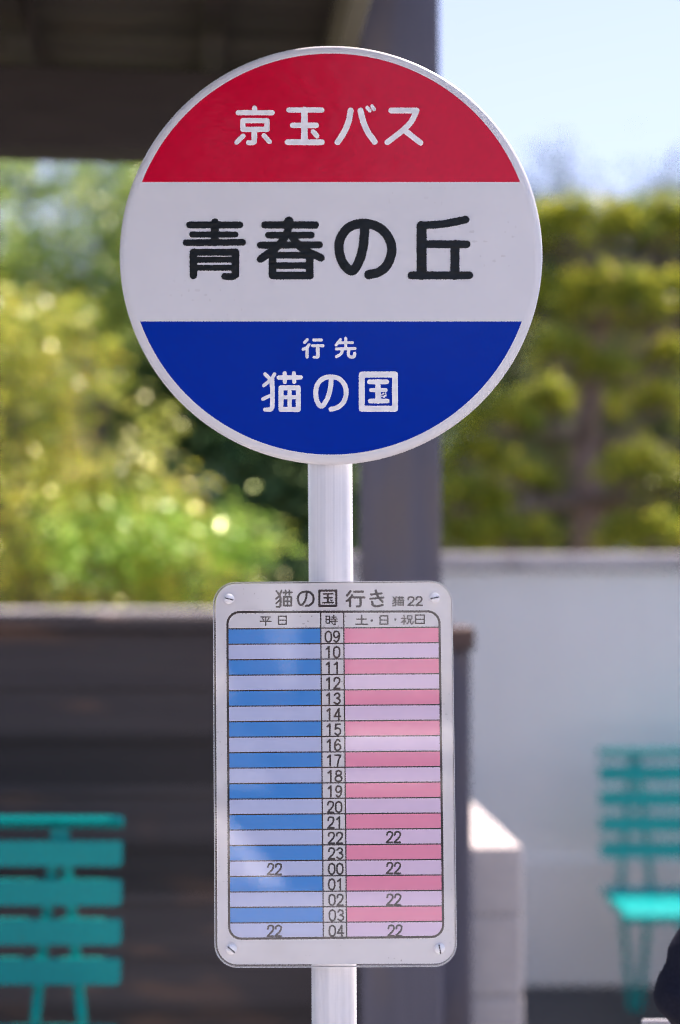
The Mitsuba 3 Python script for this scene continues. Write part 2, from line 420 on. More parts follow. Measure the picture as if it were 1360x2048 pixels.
IWAI = [S(6, (1054, 220), (1057, 227)), S(6, (1042, 236), (1066, 236)), S(6, (1066, 236), (1041, 258)), S(6, (1055, 248), (1055, 268)), S(6, (1060, 249), (1066, 256)), R(6, 1075, 222, 1098, 240),
        C(6, (1082, 242), (1080, 256), (1069, 267)), C(6, (1091, 242), (1091, 260), (1098, 265), (1105, 262), (1105, 254))]
NICHI3 = [R(7, 1118, 218, 1166, 263), S(6, (1118, 241), (1166, 241))]

DIGIT = {
    '0': [('c', [(.5, 0), (.12, .14), (.02, .5), (.12, .86), (.5, 1), (.88, .86), (.98, .5), (.88, .14), (.5, 0)])],
    '1': [('s', [(.16, .22), (.56, .0), (.56, 1)])],
    '2': [('c', [(.06, .3), (.16, .07), (.5, 0), (.86, .08), (.95, .3), (.74, .56), (.34, .80), (.04, 1)]), ('s', [(.04, 1), (.98, 1)])],
    '3': [('c', [(.1, .17), (.45, 0), (.85, .1), (.86, .34), (.46, .47)]), ('c', [(.46, .47), (.90, .58), (.95, .82), (.55, 1), (.06, .86)])],
    '4': [('s', [(.74, 1), (.74, 0), (.03, .72), (1, .72)])],
    '5': [('s', [(.9, 0), (.22, 0), (.14, .46)]), ('c', [(.14, .46), (.5, .36), (.9, .5), (.94, .78), (.55, 1), (.06, .86)])],
    '6': [('c', [(.86, .14), (.55, 0), (.18, .2), (.04, .6), (.18, .92), (.52, 1), (.88, .88), (.94, .65), (.76, .46), (.45, .43), (.1, .62)])],
    '7': [('s', [(.04, 0), (.96, 0)]), ('c', [(.96, 0), (.62, .45), (.44, 1)])],
    '8': [('c', [(.5, 0), (.14, .1), (.13, .34), (.5, .46), (.87, .34), (.86, .1), (.5, 0)]), ('c', [(.5, .46), (.05, .6), (.05, .9), (.5, 1), (.95, .9), (.95, .6), (.5, .46)])],
    '9': [('c', [(.9, .38), (.55, .57), (.2, .52), (.06, .3), (.2, .06), (.5, 0), (.84, .1), (.96, .4), (.82, .8), (.45, 1), (.14, .86)])],
}


def number(text, cx, cy, w, h, pitch, stroke, lean=0.0):
    """Strokes of a number of digits w x h centred at (cx, cy)."""
    out = []
    for i, ch in enumerate(text):
        x0 = cx + (i - (len(text) - 1) / 2) * pitch - w / 2
        for kind, pts in DIGIT[ch]:
            out.append((kind, stroke, [(x0 + a * w + lean * (0.5 - b) * h, cy + (b - 0.5) * h) for a, b in pts]))
    return out


# ------------------------------------------------------------------ bus stop sign
sign = thing('bus_stop_sign', 'white pole with a round red, white and blue bus stop disc above a timetable board', 'bus stop sign')
PX = 1.90 / FOC                                          # metres per drawing unit on the sign


def upright(px, py):                                     # the sign's upright front plane
    p = at(px, py, SIGN_Y)
    return p[0], p[2]


c0 = np.array(upright(662, 505.5))
rad = 0.5 * (upright(1086.5, 505)[0] - upright(237.5, 505)[0])
# the disc: a dished enamel plate with a rounded rim
prof = [(0, 0.012), (rad - 0.004, 0.012), (rad - 0.0005, 0.0105), (rad, 0.008), (rad - 0.0006, 0.005), (rad - 0.004, 0.002), (rad - 0.008, 0.0008), (rad - 0.0125, 0.0), (rad * 0.7, 0.0), (0, 0.0)]
N = 160
th = np.linspace(0, 2 * math.pi, N, endpoint=False)
V, F = [], []
for r, y in prof:
    for t in th:
        V.append((c0[0] + r * math.cos(t), SIGN_Y + y, c0[1] + r * math.sin(t)))
for i in range(len(prof) - 1):
    for k in range(N):
        a, b, c, d = i * N + k, i * N + (k + 1) % N, (i + 1) * N + (k + 1) % N, (i + 1) * N + k
        F += [[a, b, c], [a, c, d]]
dm = trimesh.Trimesh(np.array(V), np.array(F)); dm.merge_vertices(); dm.update_faces(dm.nondegenerate_faces()); dm.fix_normals()
disc = obj('disc', dm, 'white_vinyl', sign, smooth=40, label='round white disc with a red cap and a blue foot')
band = Point(c0).buffer(rad * 405 / 424.5, quad_segs=60)
zr, zb = upright(662, 364)[1], upright(662, 643)[1]
obj('red_band', extrude(band.intersection(sbox(-9, zr, 9, 9)), SIGN_Y - 0.0004, 0.0004), 'red_vinyl', disc)
obj('blue_band', extrude(band.intersection(sbox(-9, -9, 9, zb)), SIGN_Y - 0.0004, 0.0004), 'blue_vinyl', disc)


def crop(ox, oy, k):
    """Drawing coordinates of an enlargement by k of the sign whose corner is (ox, oy)."""
    return (lambda x, y: upright(ox + x / k, oy + y / k)), PX / k


def letters(parent, sets, frame, material, front, depth, wobble, name='letter'):
    f, k = frame
    for i, g in enumerate(sets):
        obj(name, extrude(glyph(g, f, k, wobble, i), front, depth), material, parent)


letters(disc, [KYO, GYOKU, BA, SU], crop(420, 160, 2.8333), 'white_paint', SIGN_Y - 0.0009, 0.0006, 0.0002)
letters(disc, [SEI, SHUN, NO, OKA], crop(350, 400, 2.1935), 'black_paint', SIGN_Y - 0.0012, 0.0013, 0.0003)
letters(disc, [KO, SEN, NEKO, NO2, KUNI], crop(490, 650, 3.7778), 'white_paint', SIGN_Y - 0.0009, 0.0006, 0.0002)

# the pole, leaning very slightly
pa, pb = at(660, 925, SIGN_Y + 0.045), at(668, 1980, SIGN_Y + 0.045)
d_ = (pb - pa) / (pa[2] - pb[2])
top, foot = pa - d_ * 0.33, pa + d_ * (pa[2] + 0.05)
pr = 44.6 * (SIGN_Y + 0.045) / FOC
pole = obj('pole', tube([top, pa, pb, foot], pr, 48), 'pole_paint', sign, smooth=60)
for dz in (-0.13, 0.10):
    obj('bracket', cbox(pa[0] - 0.05, pa[0] + 0.05, SIGN_Y + 0.0125, SIGN_Y + 0.03, c0[1] + dz - 0.02, c0[1] + dz + 0.02, 0.002), 'pole_paint', sign)
obj('base_plate', trimesh.creation.cylinder(0.17, 0.05, sections=40, transform=trimesh.transformations.translation_matrix([foot[0], foot[1], 0.026])), 'pole_paint', sign, smooth=40)

# the timetable: backing plate, printed sheet, acrylic cover, four slotted screws
BY = SIGN_Y - 0.004


def on_board(px, py):
    p = at(px, py, BY)
    return p[0], p[2]


def round_quad(corners, r, n=10):
    """The quadrilateral with rounded corners."""
    p = Polygon(corners)
    return p.buffer(-r, join_style='mitre').buffer(r, quad_segs=n)


BPX = BY / FOC
outer = [on_board(427.5, 1165.5), on_board(903, 1162.5), on_board(912.5, 1931), on_board(431, 1933)]
inner = [on_board(431, 1167.5), on_board(902, 1164.5), on_board(910.5, 1927), on_board(435, 1929)]
table = obj('timetable', extrude(round_quad(inner, 40 * BPX), BY, 0.003), 'board_white', sign, label='white timetable board ruled in blue and pink rows')
obj('mounting_block', cbox(pb[0] - 0.04, pb[0] + 0.02, BY + 0.0035, SIGN_Y + 0.02, 0.95, 1.32, 0.002), 'pole_paint', table)


def cell(u, v):
    """A place in the ruled table: u from left to right, v in rows from the line below the header."""
    a, t = v / 20.0, u
    xl, xr = 455 + 3.5 * a, 879 + 7.5 * a
    return on_board(xl + (xr - xl) * t, 1257.7 - 3.4 * t + 30.95 * v + 0.2 * t * a)


U1, U2 = 0.440, 0.5485
frame = round_quad([cell(0, -1.08), cell(1, -1.02), cell(1, 20.0), cell(0, 20.02)], 24 * BPX)
inside = frame.buffer(-1.0 * BPX)


def cell_poly(u0, u1, i):
    return Polygon([cell(u0, i), cell(u1, i), cell(u1, i + 1), cell(u0, i + 1)]).intersection(inside)


for i in range(20):
    odd = i % 2 == 0
    obj('blue_row' if odd else 'pale_blue_row', extrude(cell_poly(0, U1, i), BY - 0.0002, 0.0002), 'blue_print' if odd else 'pale_blue_print', table)
    obj('pink_row' if odd else 'pale_pink_row', extrude(cell_poly(U2, 1, i), BY - 0.0002, 0.0002), 'pink_print' if odd else 'pale_pink_print', table)
lines = [frame.exterior.buffer(2.2 * BPX)]
for v in range(20):
    lines.append(LineString([cell(0, v), cell(1, v)]).buffer(1.2 * BPX))
for u in (U1, U2):
    lines.append(LineString([cell(u, -1.05), cell(u, 20)]).buffer(1.25 * BPX))
obj('ruled_lines', extrude(unary_union(lines), BY - 0.0005, 0.0003), 'ink', table)
bf = crop(420, 1150, 2.72)
K4 = BPX / 2.72
b4 = lambda x, y: on_board(420 + x / 2.72, 1150 + y / 2.72)
title_22 = number('22', 1115, 142, 34, 45, 44, 9)
sneko = [(k, w * 0.66, [((x - 400) * 0.71 + 1022, (y - 128) * 0.56 + 142) for x, y in p]) for k, w, p in SMALL_NEKO]
bold = lambda g, k=1.25: [(a, w * k, p) for a, w, p in g]
for i, g in enumerate([bold(SMALL_NEKO, 1.12), bold(SMALL_NO), bold(SMALL_KUNI, 1.1), bold(SMALL_KO), bold(KI), bold(sneko, 1.2)]):
    obj('title_letter', extrude(glyph(g, b4, K4, 0.00012, i), BY - 0.0005, 0.0003), 'ink', table)
obj('route_number', extrude(glyph(title_22, b4, K4), BY - 0.0005, 0.0003), 'ink', table)
for i, g in enumerate([HEI, NICHI, TOKI, TSUCHI, DOT1, NICHI2, DOT2, IWAI, NICHI3]):
    obj('heading_letter', extrude(glyph(bold(g, 1.12), b4, K4), BY - 0.0005, 0.0003), 'ink', table)
rngd = np.random.default_rng(5)
for i in range(20):
    hour = f'{(9 + i) % 24:02d}'
    cx, cy = 664.5 + 8.6 * i / 19, 1273.3 + 30.95 * i
    g = number(hour, cx + rngd.uniform(-.5, .5), cy, 12.4, 21.4, 16.2, 3.4)
    obj('hour_number', extrude(glyph(g, on_board, BPX), BY - 0.0005, 0.0003), 'ink', table)
for px, py in ((787, 1674), (787, 1736), (787.5, 1799), (790, 1861), (549, 1738), (549, 1861.5)):
    g = number('22', px, py, 12.2, 21.2, 15.6, 3.6, 0.03)
    obj('departure_number', extrude(glyph(g, on_board, BPX), BY - 0.0005, 0.0003), 'ink', table)
# acrylic cover: a clear sheet and its polished edge
cov = round_quad(outer, 44 * BPX)
cm = extrude(cov, BY - 0.0035, 0.0002)
keep = cm.triangles_center[:, 1] < BY - 0.00345
front = trimesh.Trimesh(cm.vertices, cm.faces[keep & (np.abs(cm.face_normals[:, 1]) > 0.9)])
cover = obj('cover', front, 'acrylic', table, label='clear acrylic sheet screwed over the timetable')
obj('edge', extrude(cov.exterior.buffer(1.2 * BPX), BY - 0.0033, 0.0022), 'acrylic_edge', cover)
for px, py, ang in ((458.5, 1197.5, -14), (869, 1195.5, 12), (463.5, 1896.5, -40), (879, 1895.5, -80)):
    x, z = on_board(px, py)
    r = 10.6 * BPX
    prof2 = [(0.0, -r * 0.62)] + [(r * math.sin(a), -r * 0.62 * math.cos(a)) for a in np.linspace(0.2, math.pi / 2, 7)] + [(r, 0.003)]
    head = trimesh.creation.revolve([(q, -y) for q, y in prof2], sections=28)
    head = m3.Manifold(m3.Mesh(np.vstack([head.vertices]).astype(np.float32), head.faces.astype(np.uint32))) if False else head
    v = head.vertices
    head.vertices = np.stack([x + v[:, 0], BY - 0.0036 - v[:, 2], z + v[:, 1]], 1)
    head.fix_normals()
    sc = obj('screw', head, 'screw_metal', table, smooth=50)
    slot = rot(cbox(x - r * 0.86, x + r * 0.86, BY - 0.0036 - r * 0.66, BY - 0.0036 - r * 0.3, z - r * 0.11, z + r * 0.11, 0.0001), -ang, (x, BY, z), (0, 1, 0))
    obj('slot', slot, 'slot_dark', sc)

# ------------------------------------------------------------------ shelter: pillar, beam, roof; it stands turned a few degrees
TURN = 5.5
PIV = (0.14, 3.30, 0.0)
W = lambda m: rot(m, TURN, PIV)                          # shelter axes -> world
shel = thing('wooden_shelter', 'dark brown timber bus shelter with a square pillar and a plank ceiling', 'shelter')
x0, x1 = at(719, 600, 3.30)[0], at(881, 600, 3.30)[0]
obj('pillar', rot(cbox(x0, x1, 3.30, 3.30 + x1 - x0, 0.0, 2.95, 0.006), 0, PIV), 'post_wood', shel)
zb0, zb1 = at(0, 312, 3.32)[2], at(0, 152, 3.32)[2]
obj('beam', W(cbox(-4.2, x0 - 0.002, 3.33, 3.45, zb0, zb1, 0.006)), 'roof_wood', shel)
CEIL = 2.80
roof = obj('roof', W(cbox(-4.4, x0 + 0.10, 0.55, 4.25, CEIL + 0.03, CEIL + 0.09, 0.01)), 'roof_tin', shel)
yy = 0.6
while yy < 4.2:
    obj('ceiling_plank', W(cbox(-4.35, x0 + 0.05, yy, yy + 0.142, CEIL, CEIL + 0.028, 0.006)), 'roof_wood', roof)
    yy += 0.15
for rx in (-3.6, -3.15, -2.7, -2.25, -1.8, -1.35, -0.735, -0.27):
    obj('rafter', W(cbox(rx - 0.055, rx + 0.0, 0.58, 4.2, CEIL - 0.11, CEIL - 0.002, 0.005)), 'roof_wood', shel)
obj('fascia_board', W(cbox(x0 - 0.055, x0 - 0.012, 0.58, 4.2, CEIL - 0.17, CEIL - 0.002, 0.005)), 'olive_wood', shel, label='paler board along the end of the ceiling')
obj('pillar', W(cbox(-4.2, -4.02, 3.3, 3.48, 0.0, 2.9, 0.006)), 'post_wood', shel)
obj('pillar', W(cbox(-4.2, -4.02, 0.8, 0.98, 0.0, 2.69, 0.006)), 'post_wood', shel)
obj('front_beam', W(cbox(-4.2, x0 - 0.08, 0.82, 0.94, CEIL - 0.24, CEIL - 0.115, 0.006)), 'roof_wood', shel)
obj('shelter_floor', W(cbox(-4.4, 0.02, 0.7, 3.62, -0.1, 0.055, 0.012)), 'paving', kind='structure')

# low plank fence closing the back of the shelter
fence = thing('plank_fence', 'low dark brown fence of horizontal planks behind the leftmost teal bench', 'fence')
FY = 3.50
ft = at(200, 1233, FY)[2]
fx1 = at(940, 1400, FY)[0]
k, z = 0, ft - 0.035
while z > 0.1:
    h_ = 0.131
    bm = cbox(-4.1, fx1 - 0.045, FY + 0.012, FY + 0.040, z - h_ - 0.016, z - 0.001, 0.005)
    bm = rot(bm, -7.0, (0, FY + 0.02, z - h_), (1, 0, 0))   # each plank laps over the one below
    obj('plank', bm, 'fence_wood', fence)
    z -= h_
obj('top_rail', cbox(-4.1, fx1 - 0.05, FY - 0.012, FY + 0.085, ft - 0.036, ft, 0.006), 'fence_wood', fence)
obj('end_post', cbox(fx1 - 0.085, fx1, FY - 0.02, FY + 0.075, 0.0, at(0, 1300, FY)[2], 0.005), 'post_wood', fence)
ex = at(950, 1280, FY - 0.03)[0]
obj('post_cap', cbox(ex - 0.11, ex, FY - 0.035, FY + 0.09, at(0, 1300, FY)[2], at(0, 1255, FY)[2], 0.005), 'fence_wood', fence)

# ------------------------------------------------------------------ walls behind
WY = 4.98
wall = thing('plaster_wall', 'smooth white plaster garden wall with a grey coping behind the benches', 'wall')
wt = at(1100, 1141, WY)[2]
obj('render_face', cbox(0.02, 9.0, WY, WY + 0.15, 0.0, wt, 0.004), 'plaster', wall)
ct = at(1100, 1106, WY - 0.03)[2]
cx_ = 0.0
i = 0
while cx_ < 9.0:
    obj('coping_stone', cbox(cx_ + 0.003, cx_ + 0.595, WY - 0.035, WY + 0.185, wt + 0.001, ct, 0.008), 'coping_stone', wall)
    cx_ += 0.6
obj('plinth', cbox(0.02, 9.0, WY - 0.028, WY - 0.001, 0.0, at(1100, 1712, WY)[2], 0.012), 'plaster', wall)
low = thing('stone_wall', 'low grey stone wall with a pale top showing between the fence and the shrubs', 'wall')
lt = at(200, 1219, 5.0)[2]
obj('core', cbox(-8.0, -0.02, 5.03, 5.18, 0.0, lt - 0.06, 0.004), 'plaster', low)
lx = -8.0
while lx < -0.1:
    obj('coping_stone', cbox(lx + 0.003, min(lx + 0.597, -0.02), 5.0, 5.21, lt - 0.059, lt, 0.008), 'coping_stone', low)
    lx += 0.6

# concrete block wall running back from the fence to the plaster wall
bw = thing('block_wall', 'short wall of pale concrete blocks with a sunlit top beside the fence post', 'wall')
BX0, BX1, BYF = 0.275, at(1046, 1750, 3.60)[0], 3.60
bt = at(1000, 1690, BYF)[2]
z, r = bt, 0
heights = [0.176, 0.2, 0.2, 0.2]
for hh in heights:
    zlo = max(z - hh, 0.0)
    y, j = BYF, 0
    while y < WY - 0.04:
        ln = 0.39 if not (j == 0 and r % 2) else 0.19
        y2 = min(y + ln, WY - 0.05)
        if y2 - y > 0.03:
            obj('block', rot(cbox(BX0, BX1, y, y2 - 0.006, zlo + 0.004, z - 0.003, 0.006), 4.5, (BX1, BYF, 0)), 'block_stone', bw)
        y += ln; j += 1
    z, r = zlo, r + 1
    if z <= 0: break
obj('mortar', rot(cbox(BX0 + 0.006, BX1 - 0.006, BYF + 0.006, WY - 0.055, 0.0, bt - 0.008, 0.002), 4.5, (BX1, BYF, 0)), 'mortar', bw)

# ------------------------------------------------------------------ slatted benches
def bar(a, b, w, t=0.006):
    """A flat steel bar from a to b, w wide in x."""
    a, b = np.asarray(a, float), np.asarray(b, float)
    L = np.linalg.norm(b - a)
    m = cbox(-w / 2, w / 2, -t / 2, t / 2, 0, L, 0.001)
    zax = (b - a) / L
    xax = np.array([1.0, 0, 0]) - zax[0] * zax; xax /= np.linalg.norm(xax)
    M = np.eye(4); M[:3, 0], M[:3, 1], M[:3, 2], M[:3, 3] = xax, np.cross(zax, xax), zax, a
    m.apply_transform(M)
    return m


def slat(cx, cy, cz, L, h, t, tilt, rnd=0.012):
    """A round-ended slat L long."""
    s = sbox(-L / 2 + rnd, -h / 2 + rnd, L / 2 - rnd, h / 2 - rnd).buffer(rnd, quad_segs=4)
    m = extrude(s, -t / 2, t)
    m.apply_transform(trimesh.transformations.rotation_matrix(tilt, (1, 0, 0)))
    m.apply_translation((cx, cy, cz))
    return m


def bench(label, xc, yb, zt, zfloor, L, supports, turn):
    """xc: middle, yb: where the back's face stands, zt: top of the back, turned about the middle."""
    b = thing('garden_bench', label, 'bench', None)
    D = lambda m: rot(m, turn, (xc, yb, 0))
    hs, pitch = 0.052, 0.081
    tops = []
    obj('back_slat', D(slat(xc, yb + 0.020, zt - 0.014, L, 0.036, 0.014, 1.0)), 'teal_paint', b, smooth=35)
    z = zt - 0.051
    for i in range(4):
        obj('back_slat', D(slat(xc, yb - 0.004 * i, z - hs / 2, L, hs, 0.022, -0.06, 0.007)), 'teal_paint', b, smooth=35)
        z -= pitch
    seat = zfloor + 0.42
    for i in range(6):
        obj('seat_slat', D(slat(xc, yb - 0.055 - 0.062 * i, seat - 0.011 + (0.0, -0.004, -0.006, -0.004, 0.0, -0.004)[i], L, 0.052, 0.022, math.pi / 2 + (0.25 if i == 5 else 0))), 'teal_paint', b, smooth=35)
    for sx in supports:
        x = xc + sx
        y1, y0 = yb + 0.022, yb - 0.05
        for s in (-1, 1):
            obj('back_strut', D(bar((x + s * 0.008, y1, zt - 0.03), (x + s * 0.050, y1 + 0.004, seat - 0.01), 0.021)), 'teal_paint', b)
            obj('rear_leg', D(bar((x + s * 0.050, y1 + 0.004, seat - 0.01), (x + s * 0.012, y1 + 0.03, zfloor + 0.002), 0.021)), 'teal_paint', b)
        obj('seat_bearer', D(cbox(x + 0.055, x + 0.085, yb - 0.39, yb + 0.02, seat - 0.060, seat - 0.026, 0.004)), 'teal_paint', b)
        cap = trimesh.creation.cylinder(0.026, 0.03, sections=20, transform=trimesh.transformations.rotation_matrix(math.pi / 2, (1, 0, 0)))
        cap.apply_translation((x + 0.07, yb - 0.405, seat - 0.045))
        obj('end_knob', D(cap), 'teal_paint', b, smooth=40)
        obj('front_leg', D(bar((x + 0.07, yb - 0.36, seat - 0.05), (x + 0.105, yb - 0.33, zfloor + 0.002), 0.034)), 'teal_paint', b)
    return b


zt1 = at(120, 1632, 3.04)[2]
bl = 1.5
bx1 = at(245, 1750, 3.04)[0]
bench('teal slatted bench in front of the dark plank fence under the shelter', bx1 - bl / 2, 3.04, zt1, 0.056, bl, (-bl / 2 + 0.14, bl / 2 - 0.137), -0.6)
zt2 = at(1280, 1499, 4.64)[2]
bx0 = at(1199, 1600, 4.64)[0]
bench('teal slatted bench with a sunlit seat in front of the white plaster wall', bx0 + bl / 2, 4.64, zt2, 0.0, bl, (-bl / 2 + 0.12, bl / 2 - 0.12), 0.0)

# ------------------------------------------------------------------ trees and shrubs
def soft_normals(nn, Nn):
    m = 0.75 * nn + 0.35 * Nn + (0, 0, 0.45)
    return m / np.linalg.norm(m, axis=1, keepdims=True)


def leafy(name, crown_, bsdf, parent, soft, **more):
    V, Fc, col, nrm = crown_
    key = numbered(parent + '__' + name)
    path = meshkit.write_ply((V, Fc), False, None, col, normals=nrm if soft else None)
    scene[key] = {'type': 'ply', 'filename': path, 'face_normals': not soft, 'bsdf': {'type': 'ref', 'id': bsdf}}
    return key


def leaves(P, Nn, size, width, rng, colors, fold=0.10, face=(0.8, 0.65, 0.42)):
    """Folded leaf blades at the points P around the directions Nn, with a colour each."""
    n = len(P)
    nn = face[0] * np.array([0, 0, 1.0]) + face[1] * Nn + face[2] * rng.normal(size=(n, 3)); nn /= np.linalg.norm(nn, axis=1, keepdims=True)   # blades face up and outwards
    s = np.cross(nn, 0.8 * Nn + 0.8 * rng.normal(size=(n, 3))); s /= np.linalg.norm(s, axis=1, keepdims=True) + 1e-9
    ax = np.cross(s, nn)
    L = size * rng.uniform(0.65, 1.25, (n, 1)); Wd = L * width
    V = np.stack([P, P + ax * L * 0.5 + s * Wd * 0.5 + nn * Wd * fold, P + ax * L, P + ax * L * 0.5 - s * Wd * 0.5 + nn * Wd * fold], 1).reshape(-1, 3)
    b = np.arange(n)[:, None] * 4
    Fc = np.hstack([b, b + 1, b + 2, b, b + 2, b + 3]).reshape(-1, 3)
    return V, Fc, np.repeat(colors, 4, 0), np.repeat(soft_normals(nn, Nn), 4, 0)


def crown(ellipsoids, count, size, width, rng, palette, clump=0.09, per=14, shell=0.55, up=0.25, gap=0.0, seed=0, dome=False, face=(0.8, 0.65, 0.42)):
    """Leaves in sprays through the ellipsoids' volume; palette: leaf colours, mixed spray by spray. gap: how much of it noise leaves open."""
    vol = np.array([e[1][0] * e[1][1] * e[1][2] for e in ellipsoids]) ** (2 / 3)
    Ps, Ns, Cs = [], [], []
    pal = np.asarray(palette, float)
    for e, share in zip(ellipsoids, vol / vol.sum()):
        c, r = np.asarray(e[0], float), np.asarray(e[1], float)
        m = max(4, int(count * share / per))
        d = rng.normal(size=(m, 3)); d /= np.linalg.norm(d, axis=1, keepdims=True)
        if dome:                                         # a tuft-covered dome with a flat underside
            d[:, 2] = np.abs(d[:, 2]) * 1.15; d /= np.linalg.norm(d, axis=1, keepdims=True)
        rr = rng.uniform(shell, 1, (m, 1)) ** 0.6
        bump = 0.82 + 0.36 * meshkit.fbm(d * 2.2 + seed * 3.1 + c, 3, seed)[:, None]
        q = c + d * rr * r * bump
        keepm = meshkit.fbm(q * 2.0, 3, seed + 7) > gap
        q, d = q[keepm], d[keepm]
        col = pal[rng.integers(0, len(pal), len(q))]
        k = rng.integers(int(per * 0.5), int(per * 1.5) + 1, len(q))
        idx = np.repeat(np.arange(len(q)), k)
        Ps.append(q[idx] + rng.normal(size=(len(idx), 3)) * clump)
        nd = d[idx] + np.array([0, 0, up]); Ns.append(nd / np.linalg.norm(nd, axis=1, keepdims=True))
        Cs.append(np.clip(col[idx] * rng.uniform(0.75, 1.3, (len(idx), 1)) + rng.normal(size=(len(idx), 3)) * 0.006, 0.004, 0.9))
    return leaves(np.vstack(Ps), np.vstack(Ns), size, width, rng, np.vstack(Cs), face=face)


def limbs(base, tips, r0, rng, bend=0.15):
    """A trunk forking to the tips."""
    base = np.asarray(base, float)
    ms = []
    for tp in tips:
        tp = np.asarray(tp, float)
        mid = [base + (tp - base) * f + rng.normal(size=3) * bend * np.linalg.norm(tp - base) * f * (1 - f) * np.array([1, 1, 0.4]) for f in (0.25, 0.5, 0.75)]
        ms.append(tube([base, *mid, tp], [r0, r0 * 0.8, r0 * 0.6, r0 * 0.4, r0 * 0.12], 9))
    return cat(ms)


YEL = [(0.55, 0.59, 0.09), (0.63, 0.63, 0.10), (0.43, 0.50, 0.09), (0.65, 0.56, 0.08), (0.20, 0.27, 0.05), (0.14, 0.18, 0.04), (0.54, 0.56, 0.14)]
GRN = [(0.32, 0.52, 0.08), (0.40, 0.58, 0.09), (0.24, 0.42, 0.07), (0.46, 0.60, 0.11)]
MID = [(0.28, 0.40, 0.10), (0.38, 0.50, 0.11), (0.46, 0.54, 0.13), (0.20, 0.31, 0.09)]
DRK = [(0.09, 0.17, 0.08), (0.12, 0.21, 0.08), (0.08, 0.15, 0.07), (0.17, 0.25, 0.08)]
PIN = [(0.74, 0.82, 0.12), (0.84, 0.86, 0.14), (0.64, 0.74, 0.12), (0.50, 0.62, 0.10), (0.86, 0.84, 0.18)]
ROAD = [(0.022, 0.040, 0.018), (0.03, 0.05, 0.02), (0.018, 0.032, 0.016)]
PIN = [(0.34, 0.38, 0.04), (0.42, 0.44, 0.05), (0.26, 0.31, 0.04), (0.20, 0.26, 0.04), (0.48, 0.47, 0.06)]


def plant(name, label, catg, base, ellipsoids, count, size, width, palette, seed, trunk_r=0.03, part='foliage', bsdf='leaf', group=None, tips=None, **kw):
    rng = np.random.default_rng(seed)
    t = thing(name, label, catg, group)
    leafy(part, crown(ellipsoids, count, size, width, rng, palette, seed=seed, **kw), bsdf, t, bsdf != 'leaf')
    tips = tips or [np.asarray(e[0]) for e in ellipsoids]
    obj('trunk' if catg == 'tree' else 'stem', limbs(base, tips, trunk_r, rng), 'bark', t, smooth=60)
    return t


def ell(px, py, y, rx, rz, ry=None):
    """An ellipsoid seen at a pixel at distance y with radii in pixels."""
    k = y / FOC
    return (at(px, py, y), (rx * k, (ry if ry else max(rx, rz)) * k, rz * k))


# the big yellow-green shrub behind the fence, sloping down to one side
plant('yellow_shrub', 'large yellow green shrub spilling over the fence', 'shrub', (-1.35, 6.2, 0.0),
      [ell(-60, 820, 6.3, 260, 210), ell(120, 720, 6.2, 120, 120), ell(190, 900, 6.1, 150, 140), ell(60, 1040, 6.0, 200, 140), ell(270, 1010, 6.0, 130, 100), ell(30, 660, 6.4, 120, 70),
       ell(330, 1120, 6.0, 130, 90), ell(120, 1180, 5.9, 220, 90), ell(430, 1180, 5.9, 110, 60), ell(-260, 900, 6.4, 260, 260)],
      12500, 0.052, 0.60, YEL, 11, 0.05, clump=0.062, shell=0.5, gap=0.37)
plant('green_shrub', 'fresh green leafy shrub poking out in front of the yellow shrub', 'shrub', (-0.75, 5.7, 0.0),
      [ell(190, 1050, 5.6, 130, 55), ell(400, 1075, 5.6, 120, 42), ell(510, 1085, 5.6, 70, 30), ell(250, 1110, 5.6, 170, 45)],
      1500, 0.060, 0.45, GRN, 12, 0.025, clump=0.05, up=0.6)
# taller trees behind
plant('loose_tree', 'tall loose green tree with sky showing through its crown behind the yellow shrub', 'tree', (-2.0, 9.0, 0.0),
      [ell(-80, 480, 9.0, 170, 200), ell(230, 400, 9.2, 110, 130), ell(150, 560, 9.0, 170, 110), ell(60, 330, 9.4, 150, 50), ell(40, 600, 8.8, 160, 110), ell(-300, 420, 9.4, 240, 260), ell(250, 560, 9.0, 100, 150), ell(300, 340, 9.3, 130, 80)],
      13000, 0.085, 0.6, MID, 13, 0.10, clump=0.11, gap=0.34)
plant('dark_tree', 'dense dark green tree in the gap between shrub and pole', 'tree', (-0.9, 10.0, 0.0),
      [ell(470, 960, 10.0, 220, 260), ell(540, 700, 10.2, 190, 220), ell(340, 760, 10.4, 160, 200), ell(420, 520, 10.4, 220, 180), ell(640, 960, 10.4, 200, 260), ell(520, 1150, 10, 260, 120)],
      22000, 0.11, 0.6, DRK, 14, 0.12, clump=0.11, shell=0.4, bsdf='dull_leaf')
plant('far_dark_tree', 'dark green tree filling the view under the shelter beam far behind', 'tree', (-3.6, 15.0, 0.0),
      [ell(-150, 800, 15, 300, 330), ell(150, 850, 15.5, 300, 330), ell(430, 640, 15, 260, 240), ell(330, 430, 15, 150, 130), ell(700, 800, 15.5, 300, 330)],
      20000, 0.16, 0.6, [(0.12, 0.19, 0.07), (0.16, 0.23, 0.08), (0.09, 0.15, 0.06)], 15, 0.18, clump=0.16, shell=0.2, bsdf='dull_leaf')

